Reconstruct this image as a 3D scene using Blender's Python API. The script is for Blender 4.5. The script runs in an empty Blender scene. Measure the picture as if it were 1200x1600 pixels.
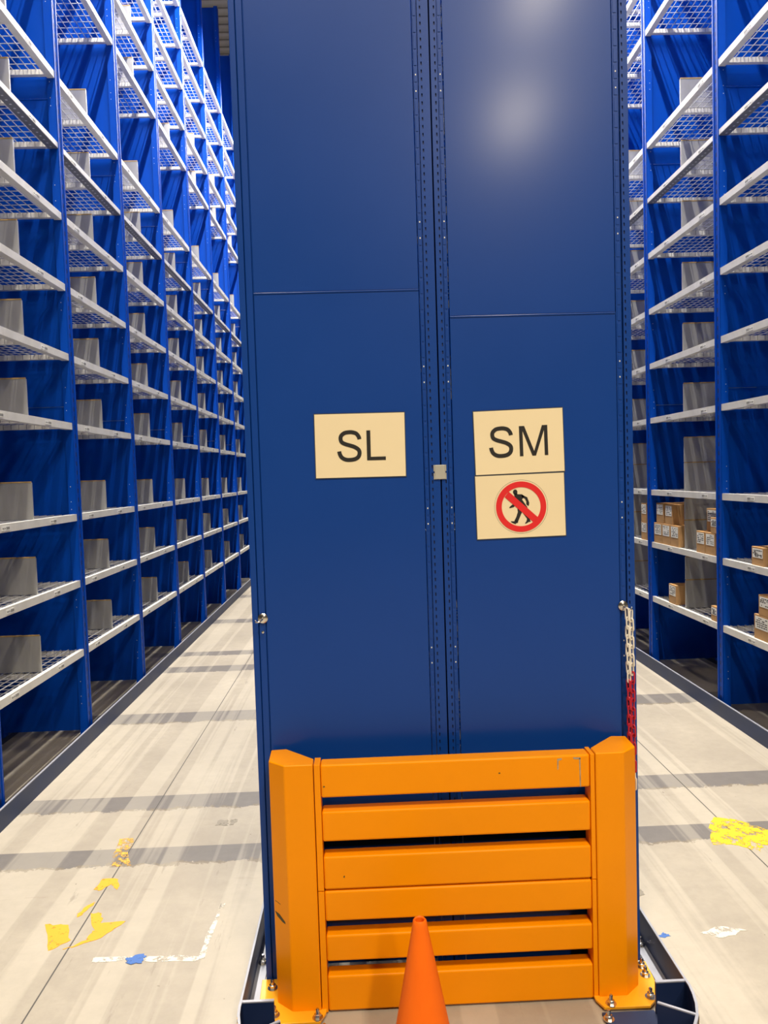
import bpy, math, random
from mathutils import Vector, Matrix
random.seed(7)
S = bpy.context.scene
COL = S.collection

# ------------------------------------------------------------------ camera
F_PX = 1180.0
CAM_H = 1.72
roll, pitch, yaw = math.radians(1.78), math.radians(2.86), math.radians(1.47)
cam_data = bpy.data.cameras.new('camera')
cam_data.sensor_fit = 'VERTICAL'
cam_data.sensor_height = 36.0
cam_data.lens = 36.0 * F_PX / 1600.0
cam_data.clip_start = 0.05
cam_data.clip_end = 200
cam = bpy.data.objects.new('camera', cam_data)
COL.objects.link(cam)
fwd = Vector((math.sin(yaw) * math.cos(pitch), math.cos(yaw) * math.cos(pitch), -math.sin(pitch)))
rt0 = Vector((math.cos(yaw), -math.sin(yaw), 0))
up0 = rt0.cross(fwd)
rt = rt0 * math.cos(roll) - up0 * math.sin(roll)
up = up0 * math.cos(roll) + rt0 * math.sin(roll)
m = Matrix((rt, up, -fwd)).transposed().to_4x4()
m.translation = Vector((0, 0, CAM_H))
cam.matrix_world = m
S.camera = cam

# ------------------------------------------------------------------ exposure, world
S.view_settings.view_transform = 'Standard'
S.view_settings.look = 'None'
S.view_settings.gamma = 1.0
S.view_settings.use_curve_mapping = False
S.view_settings.exposure = 0.0
W = bpy.data.worlds.new('hall_air')
S.world = W
W.use_nodes = True
W.node_tree.nodes['Background'].inputs[0].default_value = (0.75, 0.8, 0.9, 1)
W.node_tree.nodes['Background'].inputs[1].default_value = 0.04

# ------------------------------------------------------------------ lamp positions (built as pendant lamps below)
AISLE_LAMP_Z = 7.65
AISLE_POWER = 200.0
AISLE_COLOUR = (1.0, 0.93, 0.83)
HALL_COLOUR = (1.0, 0.86, 0.66)
AISLE_LAMPS = [(x, 3.4 + 1.75 * k) for x in (-1.14, 1.64) for k in range(7)]
HALL_LAMPS = [  # x, y, z, power
    (3.3, -10.4, 8.8, 620.0), (2.8, -6.4, 8.8, 330.0),
    (-1.1, -2.0, 8.8, 330.0), (1.9, -2.0, 8.8, 360.0)]

# ------------------------------------------------------------------ materials
def newmat(name):
    mt = bpy.data.materials.new(name)
    mt.use_nodes = True
    nt = mt.node_tree
    return mt, nt, nt.nodes['Principled BSDF']

def tex_coord(nt, kind='Object', scale=(1, 1, 1)):
    tc = nt.nodes.new('ShaderNodeTexCoord')
    mp = nt.nodes.new('ShaderNodeMapping')
    mp.inputs['Scale'].default_value = scale
    nt.links.new(tc.outputs[kind], mp.inputs[0])
    return mp.outputs[0]

def noise(nt, vec, scale, detail=4, rough=0.55):
    n = nt.nodes.new('ShaderNodeTexNoise')
    n.inputs['Scale'].default_value = scale
    n.inputs['Detail'].default_value = detail
    n.inputs['Roughness'].default_value = rough
    nt.links.new(vec, n.inputs['Vector'])
    return n.outputs['Fac']

def ramp(nt, fac, stops):
    r = nt.nodes.new('ShaderNodeValToRGB')
    els = r.color_ramp.elements
    while len(els) < len(stops):
        els.new(0.5)
    for e, (p, c) in zip(els, stops):
        e.position = p
        e.color = c if len(c) == 4 else (*c, 1)
    nt.links.new(fac, r.inputs[0])
    return r.outputs[0]

def mixc(nt, fac, a, b, mode='MIX'):
    mx = nt.nodes.new('ShaderNodeMix')
    mx.data_type = 'RGBA'
    mx.blend_type = mode
    if isinstance(fac, (int, float)):
        mx.inputs[0].default_value = fac
    else:
        nt.links.new(fac, mx.inputs[0])
    for s, i in ((a, 6), (b, 7)):
        if isinstance(s, tuple):
            mx.inputs[i].default_value = s if len(s) == 4 else (*s, 1)
        else:
            nt.links.new(s, mx.inputs[i])
    return mx.outputs[2]

def mth(nt, op, a, b=0.0, clamp=False):
    n = nt.nodes.new('ShaderNodeMath')
    n.operation = op
    n.use_clamp = clamp
    for i, s in enumerate((a, b)):
        if isinstance(s, (int, float)):
            n.inputs[i].default_value = s
        else:
            nt.links.new(s, n.inputs[i])
    return n.outputs[0]

def bump(nt, bsdf, h, strength=0.1, dist=0.002):
    b = nt.nodes.new('ShaderNodeBump')
    b.inputs['Strength'].default_value = strength
    b.inputs['Distance'].default_value = dist
    nt.links.new(h, b.inputs['Height'])
    nt.links.new(b.outputs[0], bsdf.inputs['Normal'])

def paint(name, c, rough=0.35, var=0.08, metallic=0.0, scale=3.0, spec=0.5, bumps=0.03, stretch=(1, 1, 1)):
    mt, nt, b = newmat(name)
    v = tex_coord(nt, 'Object', stretch)
    n = noise(nt, v, scale, 5)
    lo = tuple(x * (1 - var) for x in c)
    hi = tuple(min(1, x * (1 + var)) for x in c)
    nt.links.new(ramp(nt, n, [(0.3, lo), (0.7, hi)]), b.inputs['Base Color'])
    rr = ramp(nt, n, [(0.3, (rough * 0.9,) * 3), (0.75, (rough * 1.12,) * 3)])
    nt.links.new(rr, b.inputs['Roughness'])
    b.inputs['Metallic'].default_value = metallic
    b.inputs['Specular IOR Level'].default_value = spec
    if bumps:
        bump(nt, b, noise(nt, v, 220, 2), bumps, 0.0006)
    return mt

M = {}
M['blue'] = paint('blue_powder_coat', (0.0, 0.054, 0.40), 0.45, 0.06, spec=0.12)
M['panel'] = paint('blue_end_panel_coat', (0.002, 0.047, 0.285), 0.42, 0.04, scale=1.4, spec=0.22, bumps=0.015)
_b = M['panel'].node_tree.nodes['Principled BSDF']
_b.inputs['Coat Weight'].default_value = 0.24
_b.inputs['Coat Roughness'].default_value = 0.185
M['slot'] = paint('dark_slot', (0.002, 0.016, 0.11), 0.6, 0.05)
M['navy'] = paint('navy_steel', (0.010, 0.022, 0.075), 0.38, 0.1)
M['kerb'] = paint('grey_blue_kerb_paint', (0.032, 0.050, 0.120), 0.5, 0.14, spec=0.3, scale=6)
M['kerbtop'] = paint('lit_kerb_edge', (0.33, 0.35, 0.42), 0.4, 0.15, scale=9)  # kerb paint with the light on its top faces put into the colour
M['galv'] = paint('galvanised_steel', (0.74, 0.73, 0.69), 0.42, 0.06, metallic=0.1, scale=14)
M['wire'] = paint('zinc_wire', (0.70, 0.71, 0.74), 0.35, 0.05, metallic=0.4)
M['divider'] = paint('grey_divider_steel', (0.50, 0.50, 0.48), 0.32, 0.25, metallic=0.4, scale=5, stretch=(1, 1, 0.25))
M['tan'] = paint('tan_edge_tape', (0.42, 0.28, 0.10), 0.6, 0.25, scale=20)
M['orange'] = paint('orange_yellow_coat', (0.93, 0.31, 0.0), 0.34, 0.04, scale=2.5, spec=0.15, bumps=0.02)
M['yellow_plate'] = paint('yellow_base_plate', (0.90, 0.40, 0.012), 0.34, 0.08, scale=8)
M['steel'] = paint('bright_bolt_steel', (0.68, 0.66, 0.62), 0.22, 0.1, metallic=1.0, scale=30)
M['scratch'] = paint('bare_metal_scratch', (0.40, 0.33, 0.24), 0.5, 0.3, metallic=0.3, scale=60)
M['dark_mark'] = paint('dark_scuff', (0.07, 0.055, 0.02), 0.7, 0.3, scale=60)
M['cone'] = paint('orange_cone_rubber', (1.0, 0.165, 0.004), 0.5, 0.05, spec=0.2, scale=8, bumps=0.05)
M['paper'] = paint('laminated_paper', (0.86, 0.74, 0.50), 0.5, 0.015, scale=4, spec=0.2, bumps=0)
M['paper_edge'] = paint('laminate_border', (0.06, 0.07, 0.09), 0.3, 0.1)
M['ink'] = paint('black_ink', (0.012, 0.011, 0.011), 0.5, 0.1)
M['red'] = paint('sign_red', (0.75, 0.016, 0.020), 0.45, 0.04)
M['chain_white'] = paint('white_plastic', (0.82, 0.78, 0.70), 0.4, 0.05)
M['chain_red'] = paint('red_plastic', (0.50, 0.012, 0.035), 0.35, 0.08)
M['box'] = paint('cardboard', (0.46, 0.27, 0.12), 0.8, 0.14, scale=10, spec=0.2)
M['tape'] = paint('amber_packing_tape', (0.72, 0.36, 0.09), 0.35, 0.1)
M['lab'] = paint('white_label', (0.80, 0.80, 0.76), 0.6, 0.03, bumps=0)
M['wall'] = paint('hall_wall_panel', (0.22, 0.23, 0.25), 0.6, 0.05, scale=1)
M['beam'] = paint('red_oxide_beam', (0.10, 0.02, 0.015), 0.6, 0.1)
M['lampbody'] = paint('lamp_housing_white', (0.7, 0.7, 0.7), 0.5, 0.03)
M['rail_under'] = paint('dark_beam_flange', (0.17, 0.18, 0.21), 0.45, 0.1)
M['clear_clip'] = paint('grey_plastic_clip', (0.42, 0.42, 0.38), 0.3, 0.1)

# concrete floor
def floor_material():
    mt, nt, b = newmat('concrete_floor')
    tc = nt.nodes.new('ShaderNodeTexCoord')
    obj = tc.outputs['Object']
    sx = nt.nodes.new('ShaderNodeSeparateXYZ')
    nt.links.new(obj, sx.inputs[0])
    X, Y = sx.outputs[0], sx.outputs[1]
    big = noise(nt, obj, 1.3, 5)
    fine = noise(nt, obj, 17, 8, 0.7)
    base = ramp(nt, big, [(0.3, (0.35, 0.312, 0.258)), (0.5, (0.43, 0.387, 0.318)), (0.72, (0.52, 0.47, 0.385))])
    base = mixc(nt, mth(nt, 'MULTIPLY', fine, 0.75), base, (0.27, 0.24, 0.20))
    # long streaks of light down the aisles, put into the floor colour
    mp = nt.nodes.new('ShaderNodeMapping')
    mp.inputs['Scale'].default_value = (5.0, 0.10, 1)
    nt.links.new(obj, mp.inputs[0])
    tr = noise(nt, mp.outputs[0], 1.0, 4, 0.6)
    streak_f = ramp(nt, tr, [(0.50, (0, 0, 0)), (0.54, (1, 1, 1))])
    # saw-cut repairs across the aisles: grey bands with a crumbled near edge
    edge = mth(nt, 'MULTIPLY', mth(nt, 'SUBTRACT', noise(nt, obj, 9, 6, 0.75), 0.5), 0.15)
    band = None
    for y0, y1 in ((3.345, 3.50), (3.915, 4.09), (5.34, 5.57), (6.74, 6.95), (7.36, 7.54), (9.0, 9.25), (10.9, 11.15), (-0.4, -0.2)):
        lo = mth(nt, 'GREATER_THAN', Y, mth(nt, 'ADD', edge, y0))
        hi = mth(nt, 'LESS_THAN', Y, y1)
        t = mth(nt, 'MULTIPLY', lo, hi)
        band = t if band is None else mth(nt, 'MAXIMUM', band, t)
    c = mixc(nt, mth(nt, 'MULTIPLY', band, 0.93), base, mixc(nt, fine, (0.115, 0.108, 0.11), (0.19, 0.178, 0.172)))
    rim = None
    for y0 in (3.345, 3.915, 5.34):
        d = mth(nt, 'ABSOLUTE', mth(nt, 'SUBTRACT', Y, mth(nt, 'ADD', edge, y0)))
        t = mth(nt, 'LESS_THAN', d, 0.013)
        rim = t if rim is None else mth(nt, 'MAXIMUM', rim, t)
    rim = mth(nt, 'MULTIPLY', rim, mth(nt, 'GREATER_THAN', noise(nt, obj, 14, 3), 0.47))
    c = mixc(nt, mth(nt, 'MULTIPLY', rim, 0.85), c, (0.20, 0.17, 0.13))
    c = mixc(nt, mth(nt, 'MULTIPLY', streak_f, 0.20), c, (0.72, 0.67, 0.56))
    # scratches and specks
    mp2 = nt.nodes.new('ShaderNodeMapping')
    mp2.inputs['Scale'].default_value = (16, 2.2, 1)
    mp2.inputs['Rotation'].default_value = (0, 0, 0.25)
    nt.links.new(obj, mp2.inputs[0])
    sc = ramp(nt, noise(nt, mp2.outputs[0], 1.0, 7, 0.75), [(0.62, (0, 0, 0)), (0.70, (1, 1, 1))])
    c = mixc(nt, mth(nt, 'MULTIPLY', sc, 0.45), c, (0.18, 0.15, 0.12))
    mp3 = nt.nodes.new('ShaderNodeMapping')
    mp3.inputs['Scale'].default_value = (1.6, 11, 1)
    nt.links.new(obj, mp3.inputs[0])
    sc2 = ramp(nt, noise(nt, mp3.outputs[0], 1.5, 7, 0.7), [(0.63, (0, 0, 0)), (0.70, (1, 1, 1))])
    c = mixc(nt, mth(nt, 'MULTIPLY', sc2, 0.25), c, (0.26, 0.19, 0.15))
    sp = ramp(nt, noise(nt, obj, 26, 2), [(0.765, (0, 0, 0)), (0.785, (1, 1, 1))])
    c = mixc(nt, mth(nt, 'MULTIPLY', sp, 0.7), c, (0.13, 0.11, 0.09))
    # joints along the aisles
    for jx in (-1.150, 1.667):
        d = mth(nt, 'ABSOLUTE', mth(nt, 'SUBTRACT', X, jx))
        c = mixc(nt, mth(nt, 'LESS_THAN', d, 0.0028), c, (0.08, 0.075, 0.07))
    nt.links.new(c, b.inputs['Base Color'])
    b.inputs['Roughness'].default_value = 0.5
    b.inputs['Specular IOR Level'].default_value = 0.35
    bump(nt, b, fine, 0.12, 0.003)
    return mt
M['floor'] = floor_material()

def ceiling_material():
    mt, nt, b = newmat('corrugated_ceiling')
    v = tex_coord(nt, 'Object')
    w = nt.nodes.new('ShaderNodeTexWave')
    w.wave_type = 'BANDS'
    w.bands_direction = 'Y'
    w.inputs['Scale'].default_value = 1.1
    nt.links.new(v, w.inputs['Vector'])
    nt.links.new(ramp(nt, w.outputs['Fac'], [(0.0, (0.30, 0.28, 0.25)), (0.15, (0.85, 0.82, 0.76)), (1, (0.92, 0.89, 0.83))]), b.inputs['Base Color'])
    b.inputs['Roughness'].default_value = 0.5
    bump(nt, b, w.outputs['Fac'], 0.6, 0.05)
    return mt
M['ceiling'] = ceiling_material()

def worn_paint(name, c, thr=0.45, scale=30):
    mt, nt, b = newmat(name)
    v = tex_coord(nt, 'Object')
    n = noise(nt, v, scale, 6, 0.75)
    nt.links.new(mixc(nt, noise(nt, v, 8, 4), c, tuple(x * 0.82 for x in c)), b.inputs['Base Color'])
    b.inputs['Roughness'].default_value = 0.6
    a = ramp(nt, n, [(thr - 0.03, (0, 0, 0)), (thr + 0.03, (1, 1, 1))])
    nt.links.new(a, b.inputs['Alpha'])
    return mt
M['yellow_mark'] = worn_paint('worn_yellow_floor_paint', (0.90, 0.42, 0.01), 0.40)
M['yellow_faint'] = worn_paint('flaked_yellow_floor_paint', (0.80, 0.46, 0.06), 0.52)
M['yellow_bright'] = worn_paint('bright_yellow_floor_paint', (0.90, 0.62, 0.01), 0.47, 16)
M['white_mark'] = worn_paint('worn_white_floor_paint', (0.74, 0.71, 0.64), 0.46, 18)
M['blue_mark'] = worn_paint('blue_floor_smear', (0.05, 0.16, 0.52), 0.40, 40)
M['grey_mark'] = worn_paint('grey_floor_stain', (0.30, 0.27, 0.22), 0.42, 40)

# ------------------------------------------------------------------ mesh helpers
class MB:
    def __init__(self):
        self.v, self.f, self.mi = [], [], []
    def quad(self, a, b, c, d, mi=0):
        i = len(self.v)
        self.v += [a, b, c, d]
        self.f.append((i, i + 1, i + 2, i + 3))
        self.mi.append(mi)
    def box(self, x0, x1, y0, y1, z0, z1, mi=0):
        if x0 > x1: x0, x1 = x1, x0
        if y0 > y1: y0, y1 = y1, y0
        if z0 > z1: z0, z1 = z1, z0
        i = len(self.v)
        self.v += [(x0, y0, z0), (x1, y0, z0), (x1, y1, z0), (x0, y1, z0),
                   (x0, y0, z1), (x1, y0, z1), (x1, y1, z1), (x0, y1, z1)]
        for q in ((0, 3, 2, 1), (4, 5, 6, 7), (0, 1, 5, 4), (1, 2, 6, 5), (2, 3, 7, 6), (3, 0, 4, 7)):
            self.f.append(tuple(i + k for k in q))
            self.mi.append(mi)
    def prism(self, pts, z0, z1, mi=0):
        """vertical prism on a plan polygon (counter-clockwise)"""
        n = len(pts)
        i = len(self.v)
        self.v += [(p[0], p[1], z0) for p in pts] + [(p[0], p[1], z1) for p in pts]
        self.f.append(tuple(i + k for k in reversed(range(n)))); self.mi.append(mi)
        self.f.append(tuple(i + n + k for k in range(n))); self.mi.append(mi)
        for k in range(n):
            k2 = (k + 1) % n
            self.f.append((i + k, i + k2, i + n + k2, i + n + k)); self.mi.append(mi)
    def prism_y(self, pts, y0, y1, mi=0):
        """(x,z) polygon extruded along Y"""
        n = len(pts)
        i = len(self.v)
        self.v += [(p[0], y0, p[1]) for p in pts] + [(p[0], y1, p[1]) for p in pts]
        self.f.append(tuple(i + k for k in range(n))); self.mi.append(mi)
        self.f.append(tuple(i + n + k for k in reversed(range(n)))); self.mi.append(mi)
        for k in range(n):
            k2 = (k + 1) % n
            self.f.append((i + k2, i + k, i + n + k, i + n + k2)); self.mi.append(mi)
    def prism_x(self, pts, x0, x1, mi=0):
        """(y,z) polygon extruded along X"""
        n = len(pts)
        i = len(self.v)
        self.v += [(x0, p[0], p[1]) for p in pts] + [(x1, p[0], p[1]) for p in pts]
        self.f.append(tuple(i + k for k in reversed(range(n)))); self.mi.append(mi)
        self.f.append(tuple(i + n + k for k in range(n))); self.mi.append(mi)
        for k in range(n):
            k2 = (k + 1) % n
            self.f.append((i + k, i + k2, i + n + k2, i + n + k)); self.mi.append(mi)
    def lathe(self, prof, cx=0, cy=0, n=24, mi=0):
        i = len(self.v)
        for r, z in prof:
            for k in range(n):
                a = 2 * math.pi * k / n
                self.v.append((cx + r * math.cos(a), cy + r * math.sin(a), z))
        for j in range(len(prof) - 1):
            for k in range(n):
                k2 = (k + 1) % n
                self.f.append((i + j * n + k, i + j * n + k2, i + (j + 1) * n + k2, i + (j + 1) * n + k)); self.mi.append(mi)
    def tube(self, pts, r, n=8, closed=False, mi=0):
        P = [Vector(p) for p in pts]
        N = len(P)
        i = len(self.v)
        for k in range(N):
            if closed:
                t = (P[(k + 1) % N] - P[k - 1]).normalized()
            else:
                t = (P[min(k + 1, N - 1)] - P[max(k - 1, 0)]).normalized()
            ref = Vector((0, 0, 1)) if abs(t.z) < 0.9 else Vector((1, 0, 0))
            if closed:
                ref = getattr(self, 'tref', ref)
            a = t.cross(ref).normalized()
            b = a.cross(t).normalized()
            for q in range(n):
                an = 2 * math.pi * q / n
                self.v.append(tuple(P[k] + a * (r * math.cos(an)) + b * (r * math.sin(an))))
        for k in range(N if closed else N - 1):
            k2 = (k + 1) % N
            for q in range(n):
                q2 = (q + 1) % n
                self.f.append((i + k * n + q, i + k * n + q2, i + k2 * n + q2, i + k2 * n + q)); self.mi.append(mi)
        if not closed:
            self.f.append(tuple(i + q for q in range(n))); self.mi.append(mi)
            self.f.append(tuple(i + (N - 1) * n + q for q in reversed(range(n)))); self.mi.append(mi)
    def build(self, name, mats, parent=None, bevel=0, seg=2, smooth=False, kind=None, loc=None):
        me = bpy.data.meshes.new(name)
        me.from_pydata(self.v, [], self.f)
        if not isinstance(mats, (list, tuple)):
            mats = [mats]
        for mt in mats:
            me.materials.append(mt)
        for p, i in zip(me.polygons, self.mi):
            p.material_index = i
            p.use_smooth = smooth
        me.validate()
        me.update()
        import bmesh
        bm = bmesh.new()
        bm.from_mesh(me)
        bmesh.ops.recalc_face_normals(bm, faces=bm.faces)
        bm.to_mesh(me)
        bm.free()
        o = bpy.data.objects.new(name, me)
        COL.objects.link(o)
        if bevel:
            md = o.modifiers.new('bevel', 'BEVEL')
            md.width = bevel
            md.segments = seg
            md.limit_method = 'ANGLE'
        if smooth:
            try:
                me.set_sharp_from_angle(angle=math.radians(40))
            except Exception:
                pass
        if parent: o.parent = parent
        if kind: o['kind'] = kind
        if loc is not None: o.location = loc
        return o

def tag(o, label, cat, group=None, kind=None):
    o['label'] = label
    o['category'] = cat
    if group: o['group'] = group
    if kind: o['kind'] = kind
    return o

def thing(name, label, cat, loc=(0, 0, 0), group=None):
    o = bpy.data.objects.new(name, None)
    o.empty_display_size = 0.1
    COL.objects.link(o)
    o.location = loc
    return tag(o, label, cat, group)

def dup(o, parent=None, loc=None):
    c = o.copy()
    COL.objects.link(c)
    c.parent = parent
    if loc is not None: c.location = loc
    for ch in [x for x in o.children]:
        dup(ch, c)
    return c

def structure(o):
    o['kind'] = 'structure'
    return o

# ------------------------------------------------------------------ the hall
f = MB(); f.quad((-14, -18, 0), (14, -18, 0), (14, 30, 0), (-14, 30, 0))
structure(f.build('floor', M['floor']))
f = MB(); f.box(-14, 14, -18, 30, 11.5, 11.7)
structure(f.build('ceiling', M['ceiling']))
for nm, b in (('wall_left', (-14.2, -14, -18, 30)), ('wall_right', (14, 14.2, -18, 30)),
              ('wall_front', (-14, 14, -18.2, -18)), ('wall_back', (-14, 14, 30, 30.2))):
    f = MB(); f.box(*b, 0, 11.5)
    structure(f.build(nm, M['wall']))
f = MB(); f.box(-14, 14, 12.75, 12.95, 11.1, 11.5); f.box(-14, 14, 12.68, 13.02, 11.08, 11.12)
structure(f.build('trim_1', M['beam']))

# ------------------------------------------------------------------ racks
LEVELS = [.62, 1.08, 1.52, 2.12, 2.57, 3.02, 3.475, 3.92, 4.37, 5.27, 5.72, 6.17, 6.62, 7.08]
BAY = 1.257
Y0 = 5.077            # an upright
DEPTH = 0.62
RACK_TOP = 8.55

def shelf_parts(s, perforated=False):
    """s = +1: rack goes to +X from its aisle face. Origin on the aisle face, at the near upright centre, z=0 the shelf top."""
    y0, y1 = 0.0425, BAY - 0.0425
    f = MB()
    # front rail (C profile) and rear rail
    hh = 0.034 if perforated else 0.045
    f.prism_y([(0, 0), (0, -hh), (s * 0.045, -hh), (s * 0.045, -hh + 0.003), (s * 0.003, -hh + 0.003),
               (s * 0.003, -0.003), (s * 0.028, -0.003), (s * 0.028, 0)], y0, y1)
    if perforated:
        # lower flange, punched with a row of round holes
        f.box(s * 0.001, s * 0.062, y0, y1, -0.0385, -0.0345, 1)
        k = y0 + 0.03
        while k < y1 - 0.02:
            f.box(s * 0.027, s * 0.039, k, k + 0.012, -0.0395, -0.0385, 2)
            k += 0.05
    xb = s * (DEPTH - 0.02)
    f.box(xb, xb - s * 0.035, y0, y1, -0.045, 0)
    # cross bars, channel shaped, with tabs that carry the wires
    for yy in (y0 + 0.002, BAY / 2 - 0.015, y1 - 0.034):
        f.box(s * 0.03, xb, yy, yy + 0.003, -0.036, -0.006)
        f.box(s * 0.03, xb, yy + 0.029, yy + 0.032, -0.036, -0.006)
        f.box(s * 0.03, xb, yy, yy + 0.032, -0.038, -0.035)
        n = 11
        for k in range(1, n):
            x = s * (0.03 + k * 0.05)
            f.box(x, x + s * 0.003, yy - 0.0012, yy + 0.034, -0.036, -0.004, 1)
    frame = (f, [M['galv'], M['rail_under'], M['wire']])
    w = MB()
    r = 0.0027
    k = 1
    while k * 0.05 < DEPTH - 0.03:
        x = s * (k * 0.05)
        w.box(x - r, x + r, y0, y1, -0.004, -0.0002)
        k += 1
    n = 15
    for k in range(n + 1):
        y = y0 + 0.02 + (y1 - y0 - 0.04) * k / n
        w.box(s * 0.028, xb, y - r, y + r, -0.0078, -0.0041)
    deck = (w, M['wire'])
    return frame, deck

def shelf_label_mesh(s):
    g = MB()
    x = -s * 0.0012
    g.box(0, x, -0.045, 0.045, -0.034, -0.010)
    for k in range(14):
        y = 0.004 * 1 + k * 0.0026
        if k % 3 != 2:
            g.box(x, x - s * 0.0004, y, y + 0.0014, -0.029, -0.015, 1)
    for k in range(6):
        y = -0.038 + k * 0.006
        if k != 3:
            g.box(x, x - s * 0.0004, y, y + 0.0035, -0.025, -0.019, 1)
    return g

def make_shelf(s, perforated=False):
    (f, fm), (w, wm) = shelf_parts(s, perforated)
    a = f.build('shelf', fm)
    w.build('wire_deck', wm, a)
    for yy in (0.22, BAY - 0.42):
        l = shelf_label_mesh(s).build('shelf_label', [M['lab'], M['ink']], a)
        l.location = (0, yy, -0.002)
    return a

def post_mesh(s, top):
    """aisle-side upright: folded channel with punched slots on the aisle face and bolt heads on the near flange"""
    f = MB()
    w = 0.0425
    f.box(0, s * 0.003, -w, w, 0.0, top)
    f.box(0, s * 0.05, -w, -w + 0.003, 0.0, top)
    f.box(0, s * 0.05, w - 0.003, w, 0.0, top)
    f.box(-s * 0.004, 0, -w + 0.004, -w + 0.020, 0.0, top)
    f.box(-s * 0.004, 0, w - 0.020, w - 0.004, 0.0, top)
    z = 0.1
    while z < top - 0.05:
        f.box(-s * 0.0006, 0, -0.006, 0.006, z, z + 0.028, 1)
        z += 0.06
    z = 0.15
    k = 0
    while z < top - 0.1:
        if k % 13 in (2, 3, 5):
            f.box(s * 0.030, s * 0.034, -w - 0.0012, -w, z, z + 0.004, 2)
        z += 0.05
        k += 1
    return f

def end_panel(s, top):
    f = MB()
    for z0, z1 in ((0.06, 2.228), (2.232, 4.215), (4.219, 6.3), (6.304, top)):
        f.box(s * 0.004, s * (DEPTH - 0.004), -0.0015, 0.0015, z0, z1)
        f.box(s * 0.05, s * (DEPTH - 0.03), -0.006, -0.0015, z1 - 0.006, z1)
    # rear upright edge
    f.box(s * (DEPTH - 0.05), s * DEPTH, -0.0425, 0.0425, 0.0, top)
    return f

def build_rack(name, label, X, s, bays, first_bay_y, individual, top=RACK_TOP, level_list=LEVELS):
    root = thing(name, label, 'shelving rack', (X, first_bay_y, 0))
    pm = post_mesh(s, top).build('upright', [M['blue'], M['slot'], M['galv']], root)
    em = end_panel(s, top).build('side_panel', M['blue'], root)
    for k in range(1, bays + 1):
        for o in (pm, em):
            c = dup(o, root)
            c.location = (0, k * BAY, 0)
    # row of shelves
    proto = make_shelf(s)
    proto.parent = root
    proto_p = make_shelf(s, True)
    proto_p.parent = root
    used = {}
    rest = []
    for b in range(bays):
        for i, z in enumerate(level_list):
            if b in individual:
                p = proto_p if abs(z - 3.92) < 0.01 else proto
                if p in used:
                    c = dup(p, root, (0, b * BAY, z))
                else:
                    p.location = (0, b * BAY, z)
                    used[p] = 1
            else:
                rest.append((b, z))
    if rest:
        (fm, fmm), (wm, wmm) = shelf_parts(s)
        g = MB()
        for b, z in rest:
            for src, off in ((fm, 0), (wm, 2)):
                i0 = len(g.v)
                g.v += [(v[0], v[1] + b * BAY, v[2] + z) for v in src.v]
                g.f += [tuple(i0 + q for q in ff) for ff in src.f]
                g.mi += [2 if off else q for q in src.mi]
        g.build('shelf', fmm, root, kind='stuff')
    f = MB()
    f.box(s * (DEPTH + 0.002), s * (DEPTH + 0.006), 0, bays * BAY, 0.05, top)
    f.build('back_panel', M['blue'], root)
    f = MB()
    f.box(s * 0.02, s * 0.06, 0, bays * BAY, 0.0, 0.03)
    f.box(s * (DEPTH - 0.06), s * (DEPTH - 0.02), 0, bays * BAY, 0.0, 0.03)
    f.build('base_rail', M['navy'], root)
    # small white knee brackets below the shelf ends
    return root

XL, XR = -1.90, 2.415
YB = Y0 - 2 * BAY            # 2.563, the front end of the side racks
build_rack('shelving_rack', 'tall blue shelving rack with wire shelves running down the left aisle', XL, -1, 10, YB, set(range(1, 8)))
build_rack('shelving_rack', 'tall blue shelving rack with cardboard boxes on low shelves, right of the aisle', XR, 1, 8, YB, {1, 2, 3})

# ------------------------------------------------------------------ central double rack, end on
XC0, XC1, XM = -0.385, 0.900, 0.257
YP = 2.50

def slotted_face(f, x0, x1, y, z0, z1, sx, pitch=0.025, hole=0.011, mi=0, mh=1, depth=0.004):
    """near-facing strip x0..x1 with a column of slots centred on sx"""
    hw = 0.0022
    f.quad((x0, y, z0), (sx - hw, y, z0), (sx - hw, y, z1), (x0, y, z1), mi)
    f.quad((sx + hw, y, z0), (x1, y, z0), (x1, y, z1), (sx + hw, y, z1), mi)
    z = z0
    while z < z1:
        za = min(z1, z + pitch - hole)
        f.quad((sx - hw, y, z), (sx + hw, y, z), (sx + hw, y, za), (sx - hw, y, za), mi)
        z += pitch
    f.quad((sx - hw, y + depth, z0), (sx + hw, y + depth, z0), (sx + hw, y + depth, z1), (sx - hw, y + depth, z1), mh)
    for xx in (sx - hw, sx + hw):
        f.quad((xx, y, z0), (xx, y + depth, z0), (xx, y + depth, z1), (xx, y, z1), mi)

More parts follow.
